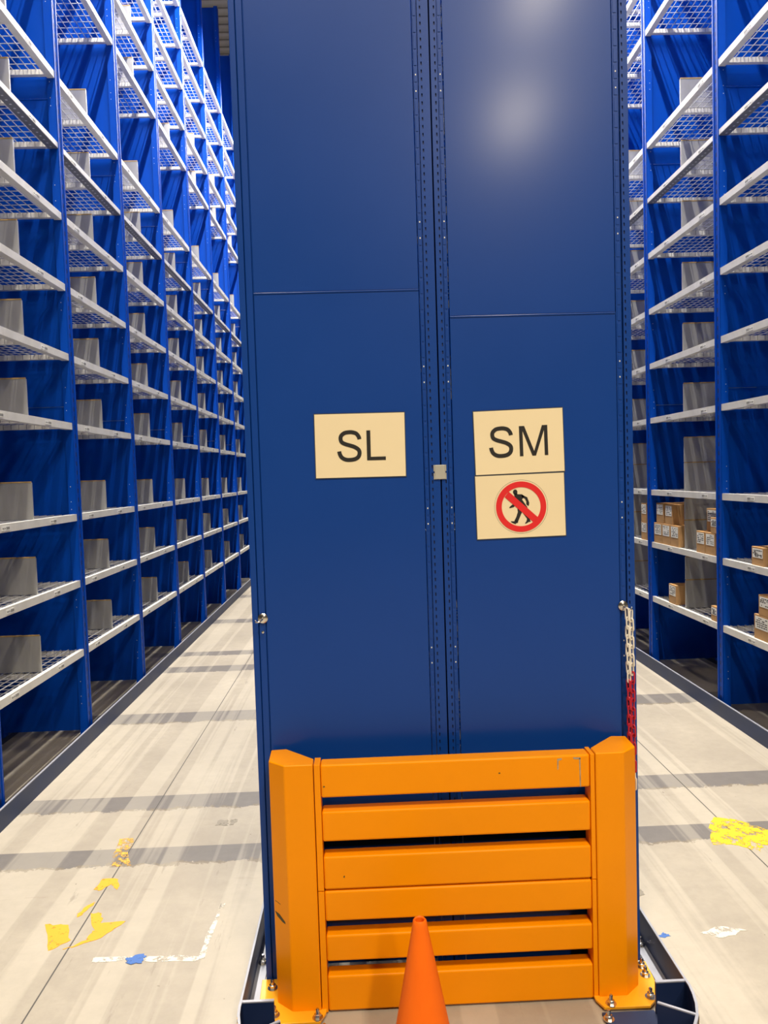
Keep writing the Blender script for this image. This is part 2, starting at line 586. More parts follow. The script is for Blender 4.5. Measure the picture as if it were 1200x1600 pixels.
def centre_post(root, xa, xb, xslot, xlip0, xlip1, z0=0.02, top=RACK_TOP):
    """corner upright seen from its end: outer flange with slots, recessed lip with knock-outs"""
    f = MB()
    lo, hi = min(xa, xb), max(xa, xb)
    f.box(lo, hi, YP + 0.0045, YP + 0.06, z0, top, 0)
    slotted_face(f, lo, hi, YP, z0, top, xslot)
    for xx in (lo, hi):
        f.quad((xx, YP, z0), (xx, YP + 0.0045, z0), (xx, YP + 0.0045, top), (xx, YP, top))
    o = f.build('upright', [M['panel'], M['slot']], root)
    g = MB()
    l0, l1 = min(xlip0, xlip1), max(xlip0, xlip1)
    g.box(l0, l1, YP + 0.006, YP + 0.02, z0, top, 0)
    w = (l1 - l0)
    z = 0.8
    k = 0
    while z < top - 0.3:
        g.box(l0 + w * 0.2, l1 - w * 0.2, YP + 0.0045, YP + 0.006, z, z + 0.044, 0)
        if k % 9 in (5, 6):
            g.box((l0 + l1) / 2 - 0.002, (l0 + l1) / 2 + 0.002, YP + 0.0035, YP + 0.0046, z + 0.02, z + 0.025, 1)
        z += 0.052
        k += 1
    g.build('lip_strip', [M['panel'], M['galv']], root, bevel=0.001)
    return o

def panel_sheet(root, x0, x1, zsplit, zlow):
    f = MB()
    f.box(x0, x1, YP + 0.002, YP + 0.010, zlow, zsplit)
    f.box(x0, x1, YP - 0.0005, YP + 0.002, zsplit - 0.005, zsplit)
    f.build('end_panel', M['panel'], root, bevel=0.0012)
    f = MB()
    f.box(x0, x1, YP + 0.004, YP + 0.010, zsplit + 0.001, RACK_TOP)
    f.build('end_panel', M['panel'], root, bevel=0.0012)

slr = thing('shelving_rack', 'blue end panel of the middle rack carrying the SL sign', 'shelving rack', (0, 0, 0))
panel_sheet(slr, -0.338, 0.200, 2.322, 0.06)
# left corner of the rack
f = MB()
f.box(XC0, -0.3655, YP, YP + 0.06, 0.012, RACK_TOP)
f.box(-0.3655, -0.3625, YP + 0.008, YP + 0.02, 0.012, RACK_TOP)
f.box(-0.3625, -0.3415, YP + 0.002, YP + 0.05, 0.012, RACK_TOP)
f.box(-0.3415, -0.338, YP + 0.008, YP + 0.02, 0.012, RACK_TOP)
f.build('upright', M['panel'], slr, bevel=0.0015)
f = MB(); f.lathe([(0.0, 0.0), (0.0045, 0.0), (0.0045, 0.002), (0, 0.0035)], n=12)
o = f.build('rivet', M['steel'], slr, smooth=True); o.rotation_euler = (math.pi / 2, 0, 0); o.location = (-0.351, YP + 0.002, 1.208)
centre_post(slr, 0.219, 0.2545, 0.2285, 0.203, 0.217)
smr = thing('shelving_rack', 'blue end panel of the middle rack carrying the SM and no pedestrians signs', 'shelving rack', (0, 0, 0))
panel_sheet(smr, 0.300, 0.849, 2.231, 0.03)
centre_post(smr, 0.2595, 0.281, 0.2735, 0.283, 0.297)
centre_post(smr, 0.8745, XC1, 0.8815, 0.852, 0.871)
f = MB(); f.box(0.2555, 0.2585, YP + 0.03, YP + 0.05, 0.02, RACK_TOP); f.build('gap_strip', M['slot'], slr)

# body of the middle racks behind their end panels
def middle_body(root, X, s, lab):
    pm = post_mesh(s, RACK_TOP).build('upright', [M['blue'], M['slot'], M['galv']], root)
    em = end_panel(s, RACK_TOP).build('side_panel', M['blue'], root)
    pm.location = (X, YP + 0.06 + 1 * BAY, 0); em.location = (X, YP + 0.06 + 1 * BAY, 0)
    for k in range(2, 9):
        dup(pm, root, (X, YP + 0.06 + k * BAY, 0))
        dup(em, root, (X, YP + 0.06 + k * BAY, 0))
    (fm, fmm), (wm, wmm) = shelf_parts(s)
    g = MB()
    for b in range(8):
        for z in LEVELS:
            for src, off in ((fm, 0), (wm, 2)):
                i0 = len(g.v)
                g.v += [(v[0] + X, v[1] + b * BAY + YP + 0.06, v[2] + z) for v in src.v]
                g.f += [tuple(i0 + q for q in ff) for ff in src.f]
                g.mi += [2 if off else q for q in src.mi]
    g.build('shelf', fmm, root, kind='stuff')
    f = MB(); f.box(0.2545 if s > 0 else 0.2596, 0.2555 if s > 0 else 0.2606, YP + 0.06, YP + 8 * BAY, 0.05, RACK_TOP)
    f.build('back_panel', M['blue'], root)
middle_body(slr, XC0, 1, '')
middle_body(smr, XC1, -1, '')

# ------------------------------------------------------------------ guide kerbs
def side_kerb(x, s, label):
    """L-shaped guide rail bolted to the floor in front of a side rack; s = direction to the rack"""
    root = thing('guide_rail', label, 'guide rail', (x, YB, 0))
    f = MB()
    f.box(0, s * 0.006, 0, 13.2, 0, 0.103)
    f.build('rail_face', M['kerb'], root)
    f = MB()
    f.box(0, s * 0.010, 0, 13.2, 0.1032, 0.109)
    f.build('rail_edge', M['kerbtop'], root, bevel=0.001)
    f = MB()
    f.box(s * 0.008, s * 0.036, 0, 13.2, 0, 0.008)
    f.build('foot_flange', M['kerb'], root)
    return root
side_kerb(-1.860, -1, 'long grey-blue floor guide rail along the foot of the left rack')
side_kerb(2.375, 1, 'long grey-blue floor guide rail along the foot of the right rack')

def nut(parent, x, y, z, name='anchor_bolt', sc=1.0):
    g = MB()
    g.lathe([(0, 0), (0.017 * sc, 0), (0.017 * sc, 0.0025), (0.0, 0.0025)], n=18)
    g.lathe([(0.0115 * sc, 0.0025), (0.0115 * sc, 0.013), (0.009 * sc, 0.0145), (0, 0.0145)], n=6)
    g.lathe([(0.006 * sc, 0.0145), (0.006 * sc, 0.028), (0.004 * sc, 0.031), (0, 0.031)], n=12)
    o = g.build(name, M['steel'], parent, smooth=True)
    o.location = (x, y, z)
    return o

def centre_kerb(xo, s, label, pts_curve, gusset_x):
    """s = direction from the outer face towards the rack"""
    root = thing('guide_rail', label, 'guide rail', (0, 0, 0))
    f = MB()
    f.box(xo, xo + s * 0.006, 2.265, 12.5, 0, 0.108)
    f.build('rail_face', M['kerb'], root)
    f = MB()
    f.box(xo, xo + s * 0.008, 2.265, 12.5, 0.108, 0.1125)
    f.build('rail_edge', M['kerbtop'], root, bevel=0.001)
    f = MB()
    f.box(xo + s * 0.006, xo + s * 0.042, 2.27, 12.5, 0, 0.008)
    f.build('foot_flange', M['kerbtop'], root)
    # bent lead-in nose
    n = len(pts_curve)
    f = MB(); e = MB(); y = MB()
    outer = pts_curve
    inner = []
    for k in range(n):
        a = Vector(outer[max(k - 1, 0)]); b = Vector(outer[min(k + 1, n - 1)])
        t = (b - a).normalized()
        nn = Vector((-t.y, t.x))
        if (nn.x * s) < 0 and abs(nn.x) > 0.2: nn = -nn
        elif nn.y < 0 and abs(nn.x) <= 0.2: nn = -nn
        inner.append((outer[k][0] + nn.x * 0.008, outer[k][1] + nn.y * 0.008))
    for k in range(n - 1):
        q = [outer[k], outer[k + 1], inner[k + 1], inner[k]]
        f.prism(q, 0.0, 0.108)
        e.prism(q, 0.108, 0.1135)
        o2 = [(p[0] - s * 0.0012, p[1] - 0.0008) for p in (outer[k], outer[k + 1])]
        y.prism([o2[0], o2[1], outer[k + 1], outer[k]], 0.01, 0.105)
    f.build('nose_plate', M['navy'], root)
    e.build('nose_edge', M['kerbtop'], root)
    y.build('nose_stripe', M['yellow_faint'], root)
    f = MB()
    f.box(xo + s * 0.004, gusset_x, 2.258, 2.266, 0.009, 0.108)
    f.box(xo + s * 0.004, gusset_x, 2.257, 2.267, 0.108, 0.112, 1)
    f.build('gusset', [M['navy'], M['kerbtop']], root)
    a = Vector(pts_curve[4]); c = Vector((gusset_x + s * 0.028, 2.172))
    d = (a - c).normalized(); nn = Vector((-d.y, d.x)) * 0.004
    q = [tuple(a + nn), tuple(a - nn), tuple(c - nn), tuple(c + nn)]
    f = MB(); f.prism(q, 0.009, 0.108); f.prism(q, 0.108, 0.112, 1)
    f.build('gusset', [M['navy'], M['kerbtop']], root)
    f = MB()
    px = gusset_x - (-s) * 0.0
    xi = gusset_x + s * 0.165
    f.prism([(gusset_x, 2.0), (xi + (-s) * 0.02, 2.0), (xi, 2.275), (gusset_x, 2.275)] if s > 0 else
            [(xi + 0.02, 2.0), (gusset_x, 2.0), (gusset_x, 2.275), (xi, 2.275)], 0.0, 0.009)
    f.prism([(xo + s * 0.006, 2.12), (gusset_x, 2.02), (gusset_x, 2.262), (xo + s * 0.006, 2.262)] if s > 0 else
            [(gusset_x, 2.02), (xo + s * 0.006, 2.12), (xo + s * 0.006, 2.262), (gusset_x, 2.262)], 0.0, 0.008, 1)
    f.build('nose_foot', [M['kerb'], M['navy']], root)
    nut(root, xi - s * 0.012, 2.245, 0.009)
    nut(root, xo + s * 0.024, 2.60, 0.008)
    return root
curveR = [(0.960, 2.266), (0.961, 2.235), (0.957, 2.20), (0.947, 2.155), (0.930, 2.11), (0.905, 2.07), (0.875, 2.035), (0.84, 2.005), (0.80, 1.985)]
curveL = [(-0.433, 2.266), (-0.434, 2.235), (-0.431, 2.20), (-0.421, 2.155), (-0.404, 2.11), (-0.38, 2.07), (-0.35, 2.035), (-0.315, 2.005), (-0.28, 1.985)]
centre_kerb(-0.434, 1, 'grey-blue guide rail left of the middle rack, with a bent navy nose', curveL, -0.328)
centre_kerb(0.961, -1, 'grey-blue guide rail right of the middle rack, with a bent navy nose', curveR, 0.860)

# ------------------------------------------------------------------ orange end barrier
bar = thing('end_barrier', 'orange-yellow steel crash barrier with six rails guarding the middle rack end', 'barrier', (0.2585, 2.40, 0))
def L(pts):   # world -> local plan
    return [(x - 0.2585, y - 2.40) for x, y in pts]
postR = [(0.706, 2.335), (0.797, 2.335), (0.850, 2.382), (0.853, 2.480), (0.803, 2.485), (0.706, 2.387)]
postL = [(0.517 - x, y) for x, y in reversed(postR)]
for P in (postL, postR):
    f = MB()
    f.prism(L(P), 0.012, 0.816)
    f.build('post', M['orange'], bar, bevel=0.004, seg=3)
for x0, x1 in ((-0.1865, -0.1672), (0.6907, 0.7045)):
    for z0, z1 in ((0.006, 0.4015), (0.4045, 0.812)):
        f = MB(); f.box(x0 - 0.2585, x1 - 0.2585, 2.340 - 2.4, 2.405 - 2.4, z0, z1)
        f.build('end_plate', M['orange'], bar, bevel=0.0012)
for z0, z1 in ((0.006, 0.122), (0.170, 0.256), (0.302, 0.4005), (0.4055, 0.513), (0.562, 0.659), (0.704, 0.810)):
    f = MB()
    f.box(-0.1665 - 0.2585, 0.6905 - 0.2585, 2.343 - 2.4, 2.400 - 2.4, z0, z1)
    f.build('rail', M['orange'], bar, bevel=0.007, seg=4, smooth=True)
plateR = [(0.690, 2.325), (0.707, 2.285), (0.852, 2.283), (0.880, 2.310), (0.911, 2.395), (0.916, 2.497), (0.69, 2.497)]
plateL = [(0.517 - x, y) for x, y in reversed(plateR)]
for P, bs in ((plateR, [(0.732, 2.300), (0.867, 2.322), (0.889, 2.425), (0.893, 2.47)]), (plateL, [(-0.199, 2.302), (-0.337, 2.322), (-0.358, 2.450)])):
    f = MB(); f.prism(L(P), 0.0095, 0.0175)
    pl = f.build('base_plate', M['yellow_plate'], bar, bevel=0.001)
    for x, y in bs:
        nut(pl, x - 0.2585, y - 2.4, 0.0175)
# scratches down to bare metal on the top rail, scuff on the left post
f = MB()
yy = 2.3423 - 2.4
def flat(pts, y=yy):
    i = len(f.v)
    f.v += [(x - 0.2585, y, z) for x, z in pts] + [(x - 0.2585, y + 0.0006, z) for x, z in pts]
    n = len(pts)
    f.f.append(tuple(i + k for k in range(n))); f.mi.append(0)
    f.f.append(tuple(i + n + k for k in reversed(range(n)))); f.mi.append(0)
    for k in range(n):
        f.f.append((i + (k + 1) % n, i + k, i + n + k, i + n + (k + 1) % n)); f.mi.append(0)
flat([(0.586, 0.800), (0.600, 0.802), (0.601, 0.797), (0.590, 0.794), (0.589, 0.766), (0.586, 0.764)])
flat([(0.636, 0.803), (0.660, 0.802), (0.661, 0.796), (0.640, 0.797)])
flat([(0.656, 0.800), (0.660, 0.800), (0.6605, 0.706), (0.6575, 0.706)])
f.build('scratch', M['scratch'], bar)
f = MB()
flat([(-0.160, 0.741), (-0.156, 0.744), (-0.153, 0.741), (-0.157, 0.738)])
flat([(-0.105, 0.447), (-0.101, 0.452), (-0.1, 0.446), (-0.103, 0.443)])
flat([(0.397, 0.762), (0.402, 0.764), (0.404, 0.761), (0.399, 0.759)])
f.build('paint_chip', M['dark_mark'], bar)
f = MB()
a, b = Vector((-0.333, 2.382)), Vector((-0.280, 2.335))
def on_ch(t, z, off=0.0006):
    d = (b - a).normalized(); nn = Vector((d.y, -d.x))
    p = a + (b - a) * t + nn * off
    return (p.x - 0.2585, p.y - 2.4, z)
for poly in ([(0.05, .326), (0.35, .322), (0.72, .305), (0.74, .298), (0.55, .300), (0.2, .312)], [(0.1, .362), (0.45, .357), (0.45, .355), (0.1, .360)]):
    i = len(f.v)
    f.v += [on_ch(t, z) for t, z in poly] + [on_ch(t, z, -0.0005) for t, z in poly]
    n = len(poly)
    f.f.append(tuple(range(i, i + n))); f.mi.append(0)
    f.f.append(tuple(reversed(range(i + n, i + 2 * n)))); f.mi.append(0)
f.build('scuff', M['dark_mark'], bar)

# ------------------------------------------------------------------ traffic cone
cone = thing('traffic_cone', 'plain orange traffic cone standing in front of the barrier', 'traffic cone', (0.114, 2.0, 0))
f = MB()
f.lathe([(0.108, 0.022), (0.020, 0.492), (0.0185, 0.502), (0.0150, 0.506), (0.0120, 0.503), (0.0115, 0.480), (0.09, 0.022)], n=48)
f.build('cone_body', M['cone'], cone, smooth=True)
f = MB()
c = 0.12
oct_ = [(-c, -c * 1.15), (c, -c * 1.15), (c * 1.15, -c), (c * 1.15, c), (c, c * 1.15), (-c, c * 1.15), (-c * 1.15, c), (-c * 1.15, -c)]
f.prism(oct_, 0, 0.022)
f.build('cone_base', M['cone'], cone, bevel=0.004)

# ------------------------------------------------------------------ signs
def stroke(f, pts, w, y0, y1, mi=0):
    """thick polyline in the XZ plane as one prism"""
    P = [Vector(p) for p in pts]
    Lf, Rt = [], []
    n = len(P)
    for k in range(n):
        if k == 0: t = (P[1] - P[0])
        elif k == n - 1: t = (P[-1] - P[-2])
        else: t = (P[k + 1] - P[k]).normalized() + (P[k] - P[k - 1]).normalized()
        t.normalize()
        nn = Vector((-t.y, t.x)) * (w / 2)
        Lf.append(P[k] + nn); Rt.append(P[k] - nn)
    for k in range(n - 1):
        f.prism_y([tuple(Lf[k]), tuple(Rt[k]), tuple(Rt[k + 1]), tuple(Lf[k + 1])], y0, y1, mi)

def letter_S(w, h, t):
    """centre line of a grotesque capital S inside w x h"""
    ctrl = [(0.93, 0.715), (0.90, 0.80), (0.80, 0.90), (0.64, 0.945), (0.48, 0.95), (0.30, 0.925), (0.165, 0.84), (0.135, 0.735),
            (0.18, 0.635), (0.32, 0.57), (0.52, 0.52), (0.72, 0.465), (0.875, 0.38), (0.92, 0.275), (0.875, 0.155), (0.74, 0.078),
            (0.53, 0.05), (0.32, 0.065), (0.16, 0.14), (0.085, 0.25), (0.065, 0.335)]
    # Catmull-Rom
    out = []
    n = len(ctrl)
    for k in range(n - 1):
        p0 = ctrl[max(k - 1, 0)]; p1 = ctrl[k]; p2 = ctrl[k + 1]; p3 = ctrl[min(k + 2, n - 1)]
        for j in range(5):
            u = j / 5
            q = [0.5 * ((2 * p1[i]) + (-p0[i] + p2[i]) * u + (2 * p0[i] - 5 * p1[i] + 4 * p2[i] - p3[i]) * u * u + (-p0[i] + 3 * p1[i] - 3 * p2[i] + p3[i]) * u ** 3) for i in (0, 1)]
            out.append((q[0] * w, q[1] * h))
    out.append((ctrl[-1][0] * w, ctrl[-1][1] * h))
    return out

def sign(label, cx, cz, tilt, w=0.297, h=0.210):
    root = thing('sign', label, 'sign', (cx, YP + 0.0005, cz))
    root.rotation_euler = (0, tilt, 0)
    f = MB(); f.box(-w / 2 - 0.002, w / 2 + 0.002, -0.0012, 0.001, -h / 2 - 0.0022, h / 2 + 0.0022)
    f.build('laminate', M['paper_edge'], root)
    f = MB(); f.box(-w / 2 + 0.0005, w / 2 - 0.0005, -0.0024, -0.0012, -h / 2 + 0.0005, h / 2 - 0.0005)
    f.build('paper', M['paper'], root)
    return root
YA, YBk = -0.0032, -0.0023
t = 0.0132
sl = sign('white paper sign reading SL in black capitals', -0.0075, 1.8175, 0.004)
f = MB(); S_ = letter_S(0.078, 0.101, t)
stroke(f, [(x - 0.0745, z - 0.052) for x, z in S_], t, YA, YBk)
f.build('letter_s', M['ink'], sl)
f = MB()
f.prism_y([(0.0215, -0.050), (0.0835, -0.050), (0.0835, -0.0385), (0.0343, -0.0385), (0.0343, 0.0485), (0.0215, 0.0485)], YA, YBk)
f.build('letter_l', M['ink'], sl)
sm = sign('white paper sign reading SM in black capitals', 0.5190, 1.8145, -0.018)
f = MB()
stroke(f, [(x - 0.099, z - 0.050) for x, z in S_], t, YA, YBk)
f.build('letter_s', M['ink'], sm)
f = MB()
for a_, b_ in ((0.001, 0.0125), (0.084, 0.0955)):
    f.prism_y([(a_, -0.049), (b_, -0.049), (b_, 0.0505), (a_, 0.0505)], YA, YBk)
f.prism_y([(0.0126, 0.0505), (0.0185, 0.0505), (0.0545, -0.049), (0.0425, -0.049), (0.0126, 0.034)], YA, YBk)
f.prism_y([(0.0839, 0.0505), (0.0778, 0.0505), (0.0483, -0.036), (0.0545, -0.049), (0.0839, 0.034)][::-1], YA, YBk)
f.build('letter_m', M['ink'], sm)
ns = sign('white sign with a red crossed circle over a walking figure', 0.5195, 1.6005, -0.014)
# pictogram, crop coordinates 1200 px = 110 px
def pc(x, y):
    k = 0.297 / 140.6 * 110 / 1200
    return ((x - 580) * k + 0.0015, -(y - 560) * k - 0.002)
f = MB()
def ringseg(f, ro, ri, y0, y1, n=64, mi=0):
    cx, cz = pc(580, 562)
    for k in range(n):
        a0, a1 = 2 * math.pi * k / n, 2 * math.pi * (k + 1) / n
        f.prism_y([(cx + ri * math.cos(a0), cz + ri * math.sin(a0)), (cx + ro * math.cos(a0), cz + ro * math.sin(a0)),
                   (cx + ro * math.cos(a1), cz + ro * math.sin(a1)), (cx + ri * math.cos(a1), cz + ri * math.sin(a1))], y0, y1, mi)
kk = 0.297 / 140.6 * 110 / 1200
ringseg(f, 434 * kk, 336 * kk, -0.0036, YBk)
bl = [pc(375, 295), pc(858, 752), pc(782, 838), pc(300, 385)]
f.prism_y(bl[::-1], -0.0038, -0.0033)
f.build('prohibition_ring', M['red'], ns)
f = MB(); ringseg(f, 462 * kk, 458 * kk, -0.0027, YBk); f.build('outline_ring', M['ink'], ns)
f = MB()
hx, hz = pc(486, 306)
f.prism_y([(hx + 38 * kk * math.cos(a), hz + 44 * kk * math.sin(a)) for a in [2 * math.pi * k / 20 for k in range(20)]], -0.0032, YBk)
def poly(pts):
    # triangulated fan-free: build as one n-gon prism
    f.prism_y([pc(*p) for p in pts][::-1], -0.0032, YBk)
poly([(465, 335), (520, 330), (525, 345), (600, 350), (640, 380), (600, 440), (690, 580), (600, 640), (500, 560), (465, 460), (470, 380)])
poly([(590, 350), (640, 378), (690, 405), (722, 500), (712, 552), (690, 548), (668, 520), (672, 480), (650, 430), (600, 400)])
poly([(470, 480), (500, 520), (450, 565), (380, 580), (376, 562), (412, 532), (440, 515)])
poly([(512, 580), (600, 640), (570, 700), (515, 820), (490, 815), (455, 800), (488, 740), (520, 650)])
poly([(395, 805), (450, 808), (480, 790), (520, 820), (512, 838), (490, 840), (470, 858), (430, 840), (395, 818)])
poly([(600, 620), (690, 640), (700, 700), (722, 790), (672, 800), (672, 770), (610, 680)])
poly([(668, 795), (722, 785), (735, 826), (700, 832), (650, 860), (635, 852), (662, 818)])
f.build('walking_figure', M['ink'], ns)

# clip that ties the two middle racks
ck = thing('joining_clip', 'small pale grey plastic clip across the gap between the two middle rack posts', 'clip', (0.2535, YP - 0.0005, 1.7215))
f = MB(); f.box(-0.018, 0.018, -0.005, 0.0, -0.024, 0.024)
f.build('clip_plate', M['clear_clip'], ck, bevel=0.003)
f = MB()
for x in (-0.021, 0.018):
    f.box(x, x + 0.003, -0.004, 0.0, -0.024, -0.003); f.box(x, x + 0.003, -0.004, 0.0, 0.003, 0.024)
f.build('clip_tooth', M['clear_clip'], ck)

# ------------------------------------------------------------------ hooks and chain
def hook(label, x, z, sgn, tilt=0.0):
    root = thing('chain_hook', label, 'hook', (x, YP, z))
    g = MB(); g.lathe([(0, 0), (0.0165, 0), (0.0165, 0.004), (0.012, 0.0075), (0, 0.0085)], n=28)
    o = g.build('washer', M['steel'], root, smooth=True); o.rotation_euler = (math.pi / 2, 0, 0)
    g = MB()
    pts = [(0, -0.008, 0), (0.001 * sgn, -0.018, -0.002), (0.006 * sgn, -0.028, -0.006), (0.013 * sgn, -0.031, -0.008), (0.020 * sgn, -0.028, -0.007), (0.022 * sgn, -0.022, -0.003)]
    g.tube(pts, 0.0028, 10)
    g.build('hook_wire', M['steel'], root, smooth=True)
    return root
hook('round steel hook screwed to the left corner post of the middle rack', -0.349, 1.255, -1)
hook('round steel hook on the right corner post, holding the chain', 0.858, 1.254, 1)

ch = thing('plastic_chain', 'white and red plastic chain hanging from the right hook', 'chain', (0.8685, 2.472, 1.25))
def link_mesh(face):
    g = MB()
    a, L_, r = 0.0062, 0.0145, 0.0028
    pts = []
    for k in range(9):
        an = math.pi * k / 8
        pts.append((a * math.cos(an), 0, L_ + a * math.sin(an)))
    for k in range(9):
        an = math.pi + math.pi * k / 8
        pts.append((a * math.cos(an), 0, -L_ + a * math.sin(an)))
    if face:
        pts = [(p[1], p[0], p[2]) for p in pts]
        g.tref = Vector((1, 0, 0))
    else:
        g.tref = Vector((0, 1, 0))
    g.tube(pts, r, 8, closed=True)
    return g
protos = {}
def link(x, y, z, face, red, tw):
    key = (face, red)
    if key not in protos:
        o = link_mesh(face).build('chain_link', M['chain_red'] if red else M['chain_white'], ch, smooth=True)
        protos[key] = o
    else:
        o = protos[key].copy(); COL.objects.link(o); o.parent = ch
    o['label'] = 'red link' if red else 'white link'
    o.location = (x, y, z)
    o.rotation_euler = (0, tw, 0.5 + tw)
# strand 1 and 2, hanging from the hook to behind the barrier post
for st, (x0, ph, rz) in enumerate(((-0.0065, 0, -0.250), (0.0065, 1, -0.215))):
    z = -0.020 - 0.006 * st
    k = 0
    while z > -0.62:
        red = (z < rz and z > -0.54) or z < -0.86
        drift = 0.004 * (-z) + (0.0025 if k % 2 else 0)
        link(x0 + drift, 0.0, z, (k + ph) % 2 == 0, red, random.uniform(-0.07, 0.07))
        z -= 0.0300
        k += 1

# ------------------------------------------------------------------ shelf dividers
ORD = ['first', 'second', 'third', 'fourth', 'fifth', 'sixth', 'seventh', 'eighth', 'ninth', 'tenth', 'eleventh', 'twelfth', 'thirteenth', 'fourteenth']
def make_divider(s):
    root_mesh = MB()
    d = 0.56
    root_mesh.box(0, s * d, -0.001, 0.001, 0.001, 0.214)
    root_mesh.box(0, s * 0.0022, 0.001, 0.014, 0.001, 0.214)       # folded front lip
    root_mesh.box(0, s * d, 0.001, 0.022, 0.001, 0.003)            # foot
    o = root_mesh.build('shelf_divider', M['divider'])
    g = MB(); g.box(0, s * d, -0.003, 0.005, 0.2142, 0.222)
    g.build('edge_strip', M['tan'], o)
    return o
dl = make_divider(-1)
dr = make_divider(1)
first = {dl: True, dr: True}
def place_div(p, x, y, z, label, group):
    if first[p]:
        o = p; first[p] = False
    else:
        o = dup(p)
    o.location = (x, y, z)
    tag(o, label, 'shelf divider', group)
    return o
BAYN = ['nearest', 'second', 'third', 'fourth', 'fifth', 'sixth', 'farthest']
have = {0: 9, 1: 9, 2: 11, 3: 10, 4: 11, 5: 11, 6: 11}
for b in range(7):
    y = Y0 + (b - 1) * BAY + BAY / 2
    for i in range(have[b]):
        lv = LEVELS[i]
        place_div(dl, XL - 0.032, y, lv, 'grey steel divider on the %s shelf up, %s bay in view, left rack' % (ORD[i], BAYN[b]), 'shelf dividers of the left rack')
for b in (1, 2):
    y = Y0 + (b - 1) * BAY + BAY / 2 - 0.005
    for i in range(9):
        bn = 'bay of box stacks' if b == 1 else 'farthest bay in view'
        if i < 3:
            place_div(dr, XR + 0.032, y, LEVELS[i], 'lower of two stacked grey dividers, %s shelf up, %s, right rack' % (ORD[i], bn), 'shelf dividers of the right rack')
            if i == 2 or True:
                hgt = LEVELS[i] + 0.222
                up_ = place_div(dr, XR + 0.032, y, hgt, 'upper of two stacked grey dividers, %s shelf up, %s, right rack' % (ORD[i], bn), 'shelf dividers of the right rack')
                up_.scale = (1, 1, (0.80, 0.75, 0.86)[i])
        else:
            place_div(dr, XR + 0.032, y, LEVELS[i], 'grey steel divider on the %s shelf up, %s, right rack' % (ORD[i], bn), 'shelf dividers of the right rack')

# ------------------------------------------------------------------ cardboard boxes
def cbox(label, x, ya, yb, z, h, d=0.24, lab=0.55, tape=False):
    """closed carton: label on the aisle face (-X)"""
    w = abs(yb - ya)
    root = thing('cardboard_box', label, 'box', (x + d / 2, (ya + yb) / 2, z), 'small cartons on the right rack')
    f = MB(); f.box(-d / 2, d / 2, -w / 2 + 0.001, w / 2 - 0.001, 0.0005, h - 0.001)
    f.build('carton', M['box'], root, bevel=0.002)
    f = MB(); f.box(-d / 2 + 0.004, d / 2 - 0.004, -0.02, 0.02, h - 0.001, h)
    f.build('tape', M['tape'], root)
    g = MB()
    x0 = -d / 2
    lw = w * 0.82
    g.box(x0 - 0.0012, x0, -lw / 2, lw / 2, h * (1 - lab) - 0.004, h - 0.012)
    rows = 5
    rnd = random.Random(int(z * 1000 + ya * 777))
    for r in range(rows):
        zz = h - 0.020 - r * (h * lab - 0.02) / rows
        y = -lw / 2 + 0.008
        while y < lw / 2 - 0.02:
            l = rnd.uniform(0.006, 0.028)
            if rnd.random() < 0.75:
                g.box(x0 - 0.0016, x0 - 0.0012, y, min(y + l, lw / 2 - 0.006), zz - 0.006, zz, 1)
            y += l + 0.006
    g.build('address_label', [M['lab'], M['ink']], root)
    return root
s1, s0 = 1.08, 0.62
cbox('labelled carton in the bottom row left of the divider, farthest of three', 2.425, 6.268, 6.100, s1, 0.168)
cbox('labelled carton in the bottom row left of the divider, middle of three', 2.425, 6.096, 5.935, s1, 0.168)
cbox('labelled carton in the bottom row left of the divider, nearest of three', 2.425, 5.930, 5.770, s1, 0.168)
cbox('labelled carton on top of the bottom row, far left one', 2.43, 6.225, 6.075, s1 + 0.168, 0.165)
cbox('labelled carton on top of the bottom row, with amber tape beside it', 2.43, 6.045, 5.900, s1 + 0.168, 0.160, tape=True)
cbox('labelled carton at the bottom right of the divider, left of a pair', 2.425, 5.460, 5.322, s1, 0.158)
cbox('labelled carton at the bottom right of the divider, beside the blue upright', 2.425, 5.316, 5.165, s1, 0.158)
cbox('taller carton of the upper two right of the divider', 2.475, 5.400, 5.235, s1 + 0.158, 0.165)
cbox('lower carton of the upper two right of the divider, in front', 2.425, 5.232, 5.130, s1 + 0.158, 0.110, 0.04)
cbox('single carton on the lowest shelf against the divider', 2.425, 5.975, 5.830, s0, 0.155)
cbox('plain carton behind the one on the lowest shelf, touching the divider', 2.50, 5.82, 5.735, s0, 0.140, 0.2)
cbox('small carton on the lowest shelf behind the blue upright', 2.425, 5.235, 5.140, s0, 0.105)
cbox('low carton on the second shelf at the right edge of the photo', 2.43, 4.680, 4.535, s1, 0.118)
cbox('lower carton of two on the lowest shelf at the right photo edge', 2.43, 4.655, 4.475, s0, 0.155)
cbox('upper carton of two on the lowest shelf at the right photo edge', 2.43, 4.600, 4.430, s0 + 0.155, 0.130)
cbox('bottom carton in the farthest right bay, a sliver beside the upright', 2.425, 6.560, 6.425, s1, 0.160)
cbox('top carton in the farthest right bay, a sliver beside the upright', 2.425, 6.555, 6.430, s1 + 0.160, 0.160)

